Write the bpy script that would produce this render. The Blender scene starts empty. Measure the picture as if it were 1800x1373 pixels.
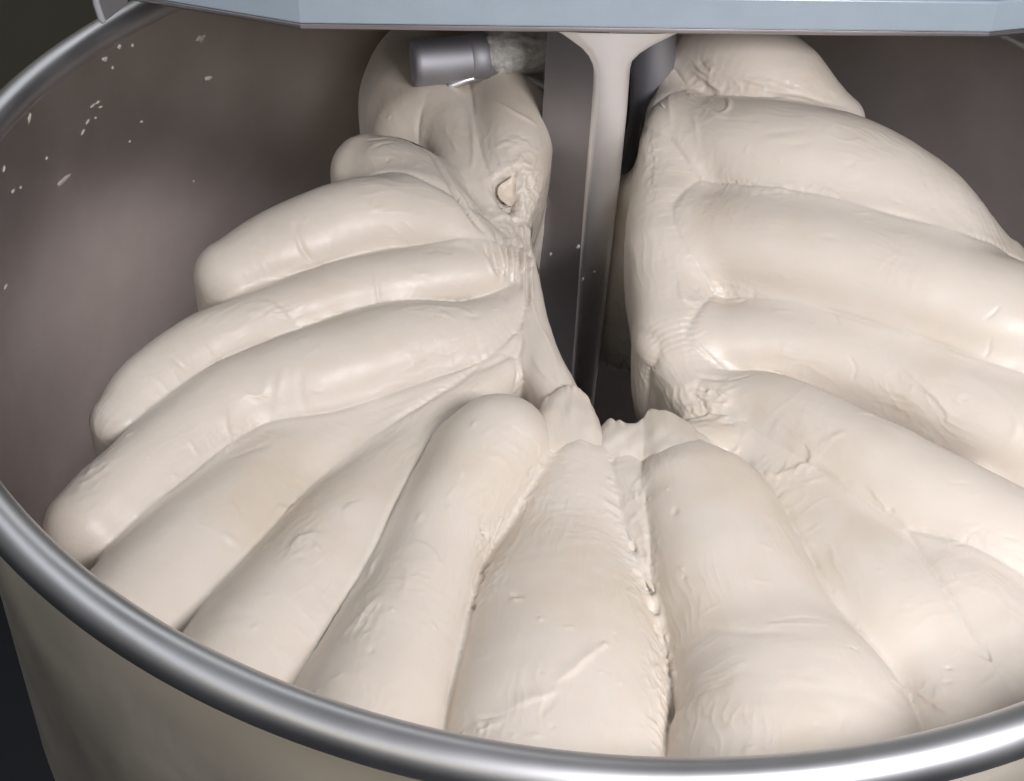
import bpy, bmesh, math, random, time
import numpy as np
from mathutils import Vector, Matrix
from mathutils.bvhtree import BVHTree
random.seed(4); RNG = np.random.default_rng(11)
T0 = time.time()
S = bpy.context.scene
COL = S.collection
QUICK = False
FAST_VOX = .0040 if QUICK else .0021

# ------------------------------------------------------------------ camera
PW, PH = 1800., 1373.
FOC, TH, RO = 2645., math.radians(41.42), math.radians(3.05)
CAM = np.array([-.0557, -.7510, .5178])
FW = np.array([0, math.cos(TH), -math.sin(TH)])
_u = np.array([0, math.sin(TH), math.cos(TH)]); _r = np.array([1., 0, 0])
RT = _r*math.cos(RO) + _u*math.sin(RO)
UP = -_r*math.sin(RO) + _u*math.cos(RO)
def at(x, y, z):
    """the point at height z seen at photo position (x, y)"""
    d = FW + RT*(x-PW/2)/FOC - UP*(y-PH/2)/FOC
    return CAM + d*(z-CAM[2])/d[2]
def at_y(x, y, yy):
    d = FW + RT*(x-PW/2)/FOC - UP*(y-PH/2)/FOC
    return CAM + d*(yy-CAM[1])/d[1]
def ray(x, y):
    d = FW + RT*(x-PW/2)/FOC - UP*(y-PH/2)/FOC
    return d/np.linalg.norm(d)
def px(P):
    """metres per photo pixel at P"""
    return float((np.asarray(P)-CAM) @ FW)/FOC
cam = bpy.data.cameras.new('camera'); camo = bpy.data.objects.new('camera', cam); COL.objects.link(camo)
cam.sensor_width = 36; cam.sensor_fit = 'HORIZONTAL'; cam.lens = 36*FOC/PW
cam.clip_start = .02; cam.clip_end = 60
camo.matrix_world = Matrix(((RT[0], UP[0], -FW[0], CAM[0]), (RT[1], UP[1], -FW[1], CAM[1]), (RT[2], UP[2], -FW[2], CAM[2]), (0, 0, 0, 1)))
S.camera = camo

# ------------------------------------------------------------------ light
S.view_settings.view_transform = 'Standard'; S.view_settings.look = 'None'
S.view_settings.exposure = 0; S.view_settings.gamma = 1
W = bpy.data.worlds.new('World'); S.world = W; W.use_nodes = True
bg = W.node_tree.nodes['Background']; bg.inputs[0].default_value = (.90, .93, 1.0, 1); bg.inputs[1].default_value = .09
def area(name, loc, aim, sx, sy, power, col):
    l = bpy.data.lights.new(name, 'AREA'); l.shape = 'RECTANGLE'; l.size = sx; l.size_y = sy
    l.energy = power; l.color = col
    o = bpy.data.objects.new(name, l); COL.objects.link(o); o.location = loc
    o.rotation_euler = (Vector(aim)-Vector(loc)).to_track_quat('-Z', 'Y').to_euler()
    return o
area('ceiling_lamp', (.34, -.68, .56), (.08, -.12, -.05), .28, .24, 9.0, (1, .978, 1))
area('warm_fill_light', (-.9, -1.6, 1.0), (-.1, 0, -.05), 1.2, .5, 2.8, (1, .90, .74))  # added warm fill from the left, no window known there
area('left_strip_light', (-1.25, -.15, 1.15), (0, 0, 0), 2.2, .35, 5.0, (.93, .96, 1))
area('back_strip_light', (-.40, .95, 1.0), (-.35, .10, 0), .9, .30, 2.2, (.95, .97, 1))
area('front_strip_light', (-.1, -1.9, 2.2), (0, 0, 0), 2.4, .5, 6.0, (.93, .96, 1))

# ------------------------------------------------------------------ helpers
def link(name, me, mat=None, parent=None):
    o = bpy.data.objects.new(name, me); COL.objects.link(o)
    if mat: me.materials.append(mat)
    if parent: o.parent = parent; o.matrix_parent_inverse = parent.matrix_world.inverted()
    return o
def thing(name, label, cat, loc=(0, 0, 0), group=None):
    o = bpy.data.objects.new(name, None); COL.objects.link(o); o.location = loc; o.empty_display_size = .02
    o.matrix_world = Matrix.Translation(loc)
    return tag(o, label, cat, group)
def tag(o, label, cat, group=None):
    o['label'] = label; o['category'] = cat
    if group: o['group'] = group
    return o
def from_bm(name, bm, mat, parent=None, smooth=True):
    me = bpy.data.meshes.new(name); bmesh.ops.recalc_face_normals(bm, faces=bm.faces[:]); bm.to_mesh(me); bm.free()
    if smooth:
        for p in me.polygons: p.use_smooth = True
    return link(name, me, mat, parent)
def lathe(prof, n=192, closed=False):
    bm = bmesh.new(); rings = []
    for r, z in prof:
        rings.append([bm.verts.new((r*math.cos(2*math.pi*i/n), r*math.sin(2*math.pi*i/n), z)) for i in range(n)])
    m = len(rings)
    for a in range(m if closed else m-1):
        A, B = rings[a], rings[(a+1) % m]
        for i in range(n): bm.faces.new((A[i], A[(i+1) % n], B[(i+1) % n], B[i]))
    return bm
def catmull(P, n):
    P = np.asarray(P, float); m = len(P)
    Q = np.vstack([2*P[0]-P[1], P, 2*P[-1]-P[-2]])
    out = []
    for s in np.linspace(0, m-1, n):
        i = min(int(s), m-2); t = s-i; a, b, c, d = Q[i:i+4]
        out.append(.5*((2*b)+(-a+c)*t+(2*a-5*b+4*c-d)*t*t+(-a+3*b-3*c+d)*t**3))
    return np.array(out)
def tube(bm, pts, rad, seg=20, cap=True, dome=.6):
    pts = np.asarray(pts, float); rad = np.broadcast_to(np.asarray(rad, float), (len(pts),))
    rings = []; nprev = None
    P = list(pts); R = list(rad)
    t0 = P[1]-P[0]; t0 /= np.linalg.norm(t0); t1 = P[-1]-P[-2]; t1 /= np.linalg.norm(t1)
    if cap:
        for a in (math.radians(30), math.radians(60), math.radians(85)):
            P.insert(0, pts[0]-t0*math.sin(a)*rad[0]*dome); R.insert(0, rad[0]*math.cos(a))
            P.append(pts[-1]+t1*math.sin(a)*rad[-1]*dome); R.append(rad[-1]*math.cos(a))
    for i in range(len(P)):
        t = P[min(i+1, len(P)-1)]-P[max(i-1, 0)]; t /= np.linalg.norm(t)+1e-12
        if nprev is None:
            nprev = np.cross(t, [0, 0, 1.]) if abs(t[2]) < .9 else np.cross(t, [1., 0, 0])
        n = nprev-t*(nprev @ t); n /= np.linalg.norm(n); b = np.cross(t, n); nprev = n
        rings.append([bm.verts.new(P[i]+R[i]*(math.cos(2*math.pi*k/seg)*n+math.sin(2*math.pi*k/seg)*b)) for k in range(seg)])
    for A, B in zip(rings, rings[1:]):
        for k in range(seg): bm.faces.new((A[k], A[(k+1) % seg], B[(k+1) % seg], B[k]))
    if cap: bm.faces.new(rings[0][::-1]); bm.faces.new(rings[-1])
def prism(bm, poly, vec):
    """extrude a planar polygon (3d points) by vec"""
    A = [bm.verts.new(p) for p in poly]; B = [bm.verts.new(np.asarray(p)+vec) for p in poly]
    bm.faces.new(A); bm.faces.new(B[::-1]); n = len(A)
    for i in range(n): bm.faces.new((A[i], B[i], B[(i+1) % n], A[(i+1) % n]))
def bevel(o, w, seg=3):
    m = o.modifiers.new('bevel', 'BEVEL'); m.width = w; m.segments = seg; m.limit_method = 'ANGLE'; m.angle_limit = math.radians(35)

# ------------------------------------------------------------------ materials
def mat_new(name):
    m = bpy.data.materials.new(name); m.use_nodes = True; nt = m.node_tree
    return m, nt, nt.nodes['Principled BSDF']
def N(nt, t, **kw):
    n = nt.nodes.new(t)
    for k, v in kw.items():
        if k in n.inputs: n.inputs[k].default_value = v
        else: setattr(n, k, v)
    return n
def ramp(nt, stops):
    r = nt.nodes.new('ShaderNodeValToRGB'); e = r.color_ramp.elements
    while len(e) < len(stops): e.new(.5)
    for q, (p, c) in zip(e, stops): q.position = p; q.color = (*c, 1) if len(c) == 3 else c
    return r
def steel(name, base, rough, scale=(6, 6, 260), vary=.06, bump=.02):
    m, nt, b = mat_new(name); L = nt.links.new
    b.inputs['Metallic'].default_value = 1
    tc = N(nt, 'ShaderNodeTexCoord'); mp = N(nt, 'ShaderNodeMapping'); mp.inputs['Scale'].default_value = scale
    L(tc.outputs['Object'], mp.inputs['Vector'])
    n1 = N(nt, 'ShaderNodeTexNoise', Scale=1., Detail=5.); L(mp.outputs[0], n1.inputs['Vector'])
    n2 = N(nt, 'ShaderNodeTexNoise', Scale=14., Detail=6.); L(tc.outputs['Object'], n2.inputs['Vector'])
    r = ramp(nt, [(.3, tuple(c*(1-vary) for c in base)), (.7, tuple(c*(1+vary) for c in base))]); L(n2.outputs[0], r.inputs[0])
    L(r.outputs[0], b.inputs['Base Color'])
    mr = N(nt, 'ShaderNodeMapRange'); mr.inputs['To Min'].default_value = rough*.85; mr.inputs['To Max'].default_value = rough*1.2
    L(n2.outputs[0], mr.inputs['Value']); L(mr.outputs[0], b.inputs['Roughness'])
    bp = N(nt, 'ShaderNodeBump', Strength=bump, Distance=.001); L(n1.outputs[0], bp.inputs['Height']); L(bp.outputs[0], b.inputs['Normal'])
    return m
M_WALL = steel('brushed_steel', (.60, .565, .55), .40, (5, 5, 420), .09, .06)
M_OUT = steel('satin_outer_steel', (.72, .66, .57), .58)
M_RIM = steel('rolled_steel', (.62, .62, .64), .41, bump=.01)
M_BAR = steel('satin_steel', (.92, .92, .94), .45, scale=(200, 200, 8))
M_PLATE = steel('shaded_steel', (.36, .355, .385), .42, scale=(200, 200, 8))  # darker base colour stands in for shade on the plate's left-facing side
M_HOOK = steel('hook_steel', (.42, .42, .45), .62, scale=(40, 40, 40))

def dough_mat():
    m, nt, b = mat_new('dough'); L = nt.links.new
    tc = N(nt, 'ShaderNodeTexCoord')
    n1 = N(nt, 'ShaderNodeTexNoise', Scale=9., Detail=4., Roughness=.6); L(tc.outputs['Object'], n1.inputs['Vector'])
    r = ramp(nt, [(.3, (.61, .53, .435)), (.5, (.655, .59, .52)), (.72, (.64, .57, .49))]); L(n1.outputs[0], r.inputs[0])
    L(r.outputs[0], b.inputs['Base Color'])
    b.inputs['Subsurface Weight'].default_value = .30
    b.inputs['Subsurface Radius'].default_value = (1., .62, .38); b.inputs['Subsurface Scale'].default_value = .0035
    n2 = N(nt, 'ShaderNodeTexNoise', Scale=38., Detail=5., Roughness=.65); L(tc.outputs['Object'], n2.inputs['Vector'])
    mr = N(nt, 'ShaderNodeMapRange'); mr.inputs['From Min'].default_value = .3; mr.inputs['From Max'].default_value = .7
    mr.inputs['To Min'].default_value = .31; mr.inputs['To Max'].default_value = .56
    L(n2.outputs[0], mr.inputs['Value']); L(mr.outputs[0], b.inputs['Roughness'])
    b.inputs['Specular IOR Level'].default_value = .42
    n3 = N(nt, 'ShaderNodeTexNoise', Scale=520., Detail=4., Roughness=.7); L(tc.outputs['Object'], n3.inputs['Vector'])
    bp = N(nt, 'ShaderNodeBump', Strength=.10, Distance=.0008); L(n3.outputs[0], bp.inputs['Height'])
    L(bp.outputs[0], b.inputs['Normal'])
    return m
M_DOUGH = dough_mat()

# ------------------------------------------------------------------ the setting: floor and wall
def flat(name, base, rough, var=.25, scale=3.):
    m, nt, b = mat_new(name); L = nt.links.new
    tc = N(nt, 'ShaderNodeTexCoord'); n = N(nt, 'ShaderNodeTexNoise', Scale=scale, Detail=6.); L(tc.outputs['Object'], n.inputs['Vector'])
    r = ramp(nt, [(.3, tuple(c*(1-var) for c in base)), (.7, tuple(c*(1+var) for c in base))]); L(n.outputs[0], r.inputs[0])
    L(r.outputs[0], b.inputs['Base Color']); b.inputs['Roughness'].default_value = rough
    return m
def sheet(name, pts, mat):
    bm = bmesh.new(); bm.faces.new([bm.verts.new(p) for p in pts]); o = from_bm(name, bm, mat, smooth=False); o['kind'] = 'structure'; return o
sheet('floor', [(-6, -6, -.75), (6, -6, -.75), (6, 1.1, -.75), (-6, 1.1, -.75)], flat('dark_floor', (.004, .008, .016), .5))
sheet('wall', [(-6, 1.1, -.75), (6, 1.1, -.75), (6, 1.1, 2.2), (-6, 1.1, 2.2)], flat('olive_wall', (.20, .185, .14), .7, .12, 1.5))

# ------------------------------------------------------------------ the mixing bowl
R0, RTUBE = .399, .0108
bowl = thing('mixing_bowl', 'large round brushed steel mixer bowl with a rolled rim, full of dough', 'mixing bowl', (0, 0, -.40))
ri, ro = R0-RTUBE+.0012, R0-RTUBE+.0040
from_bm('bowl_wall', lathe([(.001, -.398), (.25, -.398), (.33, -.385), (ri-.012, -.35), (ri, -.31), (ri, -.2), (ri, -.1), (ri, -.002)]), M_WALL, bowl)
from_bm('outer_wall', lathe([(ri, -.002), (ro, -.002), (ro, -.2), (ro, -.31), (ro-.011, -.352), (.332, -.389), (.25, -.402), (.001, -.402)]), M_OUT, bowl)
from_bm('rim', lathe([(R0+RTUBE*math.cos(a), RTUBE*math.sin(a)) for a in np.linspace(0, 2*math.pi, 40, endpoint=False)], 256, True), M_RIM, bowl)

# ------------------------------------------------------------------ the mixer: guard, breaker bar, spiral hook
def paint(name, base, rough, var=.05, metal=0., scale=30., bump=.05):
    m, nt, b = mat_new(name); L = nt.links.new
    tc = N(nt, 'ShaderNodeTexCoord'); n = N(nt, 'ShaderNodeTexNoise', Scale=scale, Detail=6., Roughness=.65); L(tc.outputs['Object'], n.inputs['Vector'])
    r = ramp(nt, [(.3, tuple(c*(1-var) for c in base)), (.7, tuple(c*(1+var) for c in base))]); L(n.outputs[0], r.inputs[0])
    L(r.outputs[0], b.inputs['Base Color']); b.inputs['Roughness'].default_value = rough; b.inputs['Metallic'].default_value = metal
    bp = N(nt, 'ShaderNodeBump', Strength=bump, Distance=.001); L(n.outputs[0], bp.inputs['Height']); L(bp.outputs[0], b.inputs['Normal'])
    return m
M_GUARD = paint('pale_blue_plastic', (.34, .41, .48), .24)
M_GTOP = paint('blue_plastic', (.20, .30, .45), .22, .2, 0, 120.)
M_HEM = steel('hem_steel', (.42, .40, .42), .35)
LIPZ = .065
g1, g2, g3, g4 = [at(*q, LIPZ) for q in ((188, -4), (528, 53), (1738, 68), (2010, 40))]
guard = thing('mixer_guard', 'pale blue grey faceted guard panel of the mixer spanning above the bowl', 'mixer guard', tuple((g2+g3)/2))
def plan(inset, z):
    """outline of the guard seen from above, its front edge drawn in by inset"""
    P = [g1, g2, g3, g4]; out = []
    for i, p in enumerate(P):
        ns = []
        for a_, b_ in ((i-1, i), (i, i+1)):
            if 0 <= a_ and b_ < 4:
                d_ = P[b_]-P[a_]; n_ = np.array([-d_[1], d_[0], 0]); ns.append(n_/np.linalg.norm(n_))
        n_ = sum(ns); n_ /= np.linalg.norm(n_); k_ = 1/max(.5, n_ @ ns[0])
        q = p+n_*inset*k_; out.append((q[0], q[1], z))
    return out+[(out[3][0]+.10, .62, z), (out[0][0]-.03, .62, z)]
GH = .0215
bm = bmesh.new(); prism(bm, plan(.0, LIPZ+.0040), np.array([0, 0, GH])); o = from_bm('front_panel', bm, M_GUARD, guard, False); bevel(o, .0018, 5)
bm = bmesh.new(); prism(bm, plan(.0015, LIPZ+.0040+GH+.0003), np.array([0, 0, .003])); o = from_bm('top_panel', bm, M_GTOP, guard, False); bevel(o, .0008)
bm = bmesh.new(); prism(bm, plan(.0009, LIPZ), np.array([0, 0, .0037])); o = from_bm('bottom_hem', bm, M_HEM, guard, False); bevel(o, .0012)
yc = at(180, 37, LIPZ-.006)[1]
cp = [at_y(x_, y_, yc) for x_, y_ in ((160, -40), (176, 36), (187, 37), (222, 9), (236, -40))]
bm = bmesh.new(); prism(bm, cp, np.array([0, .003, 0])); o = from_bm('corner_plate', bm, paint('grey_plastic', (.16, .155, .16), .4), guard, False); bevel(o, .0006)
bm = bmesh.new(); tube(bm, [at_y(163, -40, yc-.001), at_y(169, 5, yc-.001), at_y(177, 30, yc-.001), at_y(181, 37, yc-.001)], .0022, 10); from_bm('edge_trim', bm, paint('pale_trim', (.38, .38, .40), .35), guard)

# breaker bar: a rounded bar that flares into a gusset under the guard, with a flat plate behind its left side
YB = .108
bar = thing('breaker_bar', 'upright satin steel breaker bar with a flared top standing in the dough', 'breaker bar', (-.002, YB+.01, -.36))
def level(z, xl, xr, y0, dep, n=9):
    """rounded front section between xl and xr at height z"""
    c_, h_ = (xl+xr)/2, (xr-xl)/2; pts = []
    for a_ in np.linspace(math.pi, 2*math.pi, n):
        ca, sa = math.cos(a_), math.sin(a_)
        e_ = .55; xx = math.copysign(abs(ca)**e_, ca)
        pts.append((c_+h_*xx, y0+.010+.010*math.copysign(abs(sa)**e_, sa)+.007*(xx+1)/2, z))
    return pts+[(xr, y0+dep, z), (xl, y0+dep, z)]
edge = [(66, 985, 1190), (76, 1000, 1172), (90, 1020, 1148), (104, 1033, 1128), (118, 1040, 1114), (134, 1043.5, 1109.5), (160, 1043, 1107.5), (220, 1038.5, 1103)]
bm = bmesh.new(); rings = []
xl0 = xr0 = None
rows = []
for y_, l_, r_ in edge:
    a_, b_ = at_y(l_, y_, YB), at_y(r_, y_, YB); rows.append((a_[2], a_[0], b_[0]))
rows.insert(0, (min(rows[0][0]+.003, .0645), rows[0][1]-.006, rows[0][2]+.006))
zl, xl0, xr0 = rows[-1]
rows += [(zl-.05, xl0, xr0), (zl-.15, xl0+.0012, xr0-.0012), (-.36, xl0+.003, xr0-.003)]
for z_, a_, b_ in rows: rings.append([bm.verts.new(p) for p in level(z_, a_, b_, YB, .026)])
for A_, B_ in zip(rings, rings[1:]):
    for i in range(len(A_)): bm.faces.new((A_[i], A_[(i+1) % len(A_)], B_[(i+1) % len(A_)], B_[i]))
from_bm('front_bar', bm, M_BAR, bar)
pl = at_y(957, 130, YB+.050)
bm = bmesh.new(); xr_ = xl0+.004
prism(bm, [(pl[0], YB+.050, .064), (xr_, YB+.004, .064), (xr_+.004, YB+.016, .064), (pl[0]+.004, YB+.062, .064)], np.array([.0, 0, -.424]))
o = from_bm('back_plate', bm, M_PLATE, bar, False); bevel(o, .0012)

# spiral hook
hook = thing('spiral_hook', 'grey steel spiral dough hook half buried in the dough behind the breaker bar', 'dough hook', tuple(at_y(1148, 160, .21)))
arm = [at(728, 111, -.02), at(780, 107, -.02), at(850, 99, -.02), at(920, 88, -.015)]
arm2 = catmull(arm+[at(990, 90, -.02), at(1060, 140, -.05), at(1110, 200, -.08)], 30)
bm = bmesh.new(); tube(bm, arm2, .0165, 32, dome=.14); from_bm('arm', bm, M_HOOK, hook)
bm = bmesh.new(); tube(bm, arm2[8:11], .0176, 32, dome=.25); from_bm('collar', bm, M_HOOK, hook)
sh = [at_y(1150, 20, .20), at_y(1149, 80, .20), at_y(1146, 160, .20), at_y(1140, 230, .20), at_y(1120, 290, .205)]
bm = bmesh.new(); tube(bm, catmull(sh, 20), .0155, 28); from_bm('shaft', bm, M_HOOK, hook)
rod = [at(790, 152, -.035), at(830, 138, -.03), at(880, 131, -.03), at(925, 139, -.03), at(975, 160, -.03)]
bm = bmesh.new(); tube(bm, catmull(rod, 24), .0030, 14); from_bm('lower_edge', bm, M_RIM, hook)

# ------------------------------------------------------------------ the dough: folds swept along lines, blended into one body
# every station: photo position of the fold's axis, height of the axis, half width in photo pixels, (height/width)
FOLDS = [
 # back left, under the hook
 dict(k=.012, p=[(830, 40, -.10, 100), (752, 140, -.094, 106), (736, 195, -.084, 104), (745, 235, -.076, 92)]),
 dict(k=.005, p=[(646, 300, -.064, 64), (690, 312, -.060, 72), (738, 336, -.058, 68), (778, 386, -.058, 54), (818, 430, -.062, 36), (850, 462, -.068, 20)]),
 dict(k=.014, p=[(770, 175, -.070, 74), (800, 240, -.058, 58), (832, 312, -.056, 38), (866, 380, -.062, 22), (905, 440, -.070, 14)]),
 dict(k=.012, p=[(892, 165, -.066, 84), (900, 235, -.052, 74), (902, 315, -.056, 58), (905, 395, -.070, 28)]),
 dict(k=.010, down=12, p=[(890, 345, -.108, 40), (1010, 358, -.105, 44), (1085, 350, -.086, 40), (1150, 340, -.07, 46)]),
 # left flank, stepping down towards the camera
 dict(k=.022, p=[(410, 488, -.070, 68), (490, 448, -.064, 78), (600, 406, -.060, 84), (690, 394, -.058, 78), (780, 412, -.060, 58), (850, 442, -.066, 34)]),
 dict(k=.008, p=[(212, 742, -.094, 56), (262, 686, -.088, 64), (350, 620, -.083, 62), (460, 570, -.078, 58), (560, 536, -.075, 60), (660, 510, -.073, 64), (760, 492, -.072, 60), (850, 482, -.072, 50), (908, 472, -.074, 26)]),
 dict(k=.008, p=[(152, 925, -.102, 74), (200, 882, -.101, 79), (330, 774, -.098, 82), (430, 708, -.094, 80), (560, 668, -.092, 92), (700, 624, -.092, 90), (830, 594, -.09, 64), (905, 540, -.084, 36), (925, 480, -.078, 16)]),
 dict(k=.014, p=[(150, 1150, -.10, 96), (252, 1074, -.114, 118), (374, 962, -.118, 116), (488, 850, -.120, 102), (608, 788, -.118, 80), (725, 728, -.112, 62), (850, 668, -.104, 44), (905, 612, -.09, 20)]),
 dict(k=.014, p=[(315, 1285, -.088, 116), (432, 1172, -.106, 122), (562, 1022, -.116, 116), (632, 932, -.118, 104), (706, 842, -.118, 82), (788, 746, -.112, 56), (880, 662, -.10, 36)]),
 # front folds
 dict(k=.020, p=[(600, 1390, -.08, 130), (655, 1255, -.095, 132), (740, 1040, -.10, 94), (785, 935, -.10, 90), (858, 815, -.095, 102), (876, 788, -.092, 98)]),
 dict(k=.006, p=[(960, 800, -.105, 30), (925, 880, -.108, 32), (870, 980, -.108, 32), (830, 1070, -.108, 26), (810, 1180, -.112, 20)]),
 dict(k=.005, a=.6, p=[(965, 1450, -.085, 200), (975, 1330, -.09, 195), (990, 1200, -.095, 185), (990, 1060, -.10, 152), (1000, 950, -.10, 104), (1008, 870, -.095, 74), (1015, 810, -.09, 52)]),
 dict(k=.010, p=[(1085, 810, -.10, 40), (1120, 880, -.10, 52), (1150, 970, -.10, 58), (1165, 1060, -.102, 48), (1172, 1160, -.105, 30)]),
 dict(k=.004, a=.72, p=[(1410, 1460, -.085, 245), (1400, 1340, -.09, 232), (1385, 1250, -.09, 205), (1330, 1130, -.095, 162), (1275, 1000, -.095, 142), (1240, 900, -.095, 128), (1212, 845, -.09, 98), (1188, 808, -.09, 62)]),
 # right flank: broad overlapping steps rising to the back
 dict(k=.008, a=.8, p=[(1290, 775, -.105, 56), (1400, 870, -.104, 92), (1500, 985, -.100, 108), (1580, 1090, -.094, 116), (1650, 1190, -.094, 104), (1710, 1290, -.085, 95)]),
 dict(k=.008, a=.8, p=[(1600, 950, -.098, 80), (1690, 1050, -.090, 100), (1760, 1130, -.088, 100), (1840, 1220, -.082, 90)]),
 dict(k=.012, a=.95, p=[(1230, 712, -.10, 44), (1350, 728, -.094, 72), (1480, 803, -.090, 96), (1620, 888, -.088, 110), (1760, 968, -.090, 118), (1900, 1035, -.095, 118)]),
 dict(k=.013, a=.85, p=[(1175, 612, -.089, 52), (1270, 600, -.084, 70), (1400, 605, -.080, 74), (1530, 638, -.078, 80), (1660, 695, -.078, 88), (1800, 765, -.080, 98), (1930, 840, -.088, 98)]),
 dict(k=.016, a=.82, p=[(1205, 410, -.060, 86), (1300, 420, -.052, 104), (1400, 440, -.048, 110), (1530, 475, -.046, 114), (1660, 522, -.048, 118), (1800, 578, -.054, 122), (1940, 650, -.078, 116)]),
 dict(k=.018, a=.82, p=[(1215, 240, -.030, 78), (1340, 266, -.020, 102), (1480, 296, -.018, 110), (1590, 352, -.024, 102), (1680, 417, -.036, 88), (1755, 482, -.056, 70)]),
 dict(k=.012, p=[(1230, 20, -.012, 66), (1290, 110, -.006, 100), (1390, 165, -.008, 84), (1470, 215, -.018, 52)]),
 # the skin that lines the hole, drawn up to a point beside the bar
 dict(k=.020, p=[(1188, 90, -.012, 8), (1184, 150, -.020, 22), (1178, 230, -.030, 42), (1172, 330, -.046, 56), (1172, 450, -.064, 62), (1180, 560, -.08, 60), (1202, 660, -.094, 44), (1232, 730, -.10, 34)]),
 dict(k=.010, p=[(912, 400, -.07, 20), (922, 480, -.078, 22), (935, 560, -.085, 28), (955, 640, -.092, 34), (985, 705, -.098, 36), (1010, 750, -.10, 36)]),
 dict(k=.012, p=[(1000, 792, -.105, 42), (1060, 802, -.105, 42), (1130, 792, -.10, 44), (1200, 788, -.10, 42), (1270, 788, -.10, 42)]),
]
SOFT = [0, 1, 2, 3, 4]+list(range(15, 25))
class Fold: pass
def make_fold(d):
    f = Fold(); st = []
    for s in d['p']:
        P = at(*s[:3]); w = s[3]*px(P); st.append([*P, w])
    st = catmull(st, 9*len(st))
    f.P = st[:, :3]; f.rb = np.maximum(st[:, 3], .003); f.rn = f.rb*d.get('a', 1.)
    f.k = d['k']; f.down = d.get('down', 4.); m = f.rb.max()+.03
    f.lo = f.P.min(0)-m; f.lo[2] = -9; f.hi = f.P.max(0)+m
    t = np.diff(f.P, axis=0); L = np.linalg.norm(t, axis=1); t = t/L[:, None]
    n = np.tile([0, 0, 1.], (len(t), 1)); bb = np.cross(t, n); bb /= np.linalg.norm(bb, axis=1)[:, None]; f.h = np.ascontiguousarray(np.cross(n, bb), np.float32)
    c32 = lambda q: np.ascontiguousarray(q, np.float32)
    f.t, f.L, f.n, f.b, f.P32 = c32(t), c32(L), c32(n), c32(bb), c32(f.P); f.rn = c32(f.rn); f.rb = c32(f.rb)
    return f
FO = [make_fold(d) for d in FOLDS]
def fold_sd(f, Q, param=False):
    Q = np.asarray(Q, np.float32); m = len(f.t)
    W_ = f.P32*np.float32([1, 1, .35])
    near = np.argmin((W_**2).sum(1)[None]-2*(Q*np.float32([1, 1, .35])) @ W_.T, 1)
    best = None
    for off in (-1, 0):
        i = np.clip(near+off, 0, m-1)
        v = Q-f.P32[i]; t = f.t[i]; s_ = np.einsum('ij,ij->i', v, t); u = np.clip(s_/f.L[i], 0, 1)
        v = v-t*(u*f.L[i])[:, None]
        vn = v[:, 2]; vb = np.einsum('ij,ij->i', v, f.b[i]); vt = np.einsum('ij,ij->i', v, f.h[i])
        rn = f.rn[i]+(f.rn[i+1]-f.rn[i])*u; rb = f.rb[i]+(f.rb[i+1]-f.rb[i])*u
        rn = np.where(vn < 0, rn*f.down, rn)
        d = (np.sqrt((vn/rn)**2+(vb/rb)**2+(vt/rb)**2)-1)*np.minimum(rn, rb)
        if best is None: best, bt, ba = d, i+u, np.arctan2(vb, vn) if param else None
        else:
            w = d < best; best = np.where(w, d, best)
            if param: bt = np.where(w, i+u, bt); ba = np.where(w, np.arctan2(vb, vn), ba)
    return (best, bt, ba) if param else best
HC = np.array([.022, .055])
def hole_sd(Q):
    q = Q[:, :2]-HC
    return (np.sqrt((q[:, 0]/.052)**2+(q[:, 1]/.13)**2)-1)*.052
def base_sd(Q):
    r = np.hypot(Q[:, 0], Q[:, 1])
    w = np.clip((Q[:, 0]*.35-Q[:, 1]*.9-.06)/.12, 0, 1); zt = -.42+(.30+.052*np.clip((Q[:, 0]-.05)/.15, 0, 1))*w*w*(3-2*w); q = np.clip((np.hypot(Q[:, 0], Q[:, 1])-.25)/.09, 0, 1); zt = zt-.02*(1-q*q*(3-2*q))
    a = np.maximum(Q[:, 2]-zt, -.40-Q[:, 2])
    return np.maximum(a, -hole_sd(Q))
def smin(a, b, k):
    h = np.clip(.5+.5*(b-a)/k, 0, 1)
    return b+(a-b)*h-k*h*(1-h)
def dough_sd(Q):
    Q = np.asarray(Q, np.float32)
    d = base_sd(Q).astype(np.float32)
    for f in FO:
        m = np.nonzero(((Q > f.lo) & (Q < f.hi)).all(1))[0]
        if len(m) == 0: continue
        d[m] = smin(d[m], fold_sd(f, Q[m]), f.k)
    r = np.hypot(Q[:, 0], Q[:, 1])
    return -smin(-d, -(r-.3868), .022)
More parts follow.
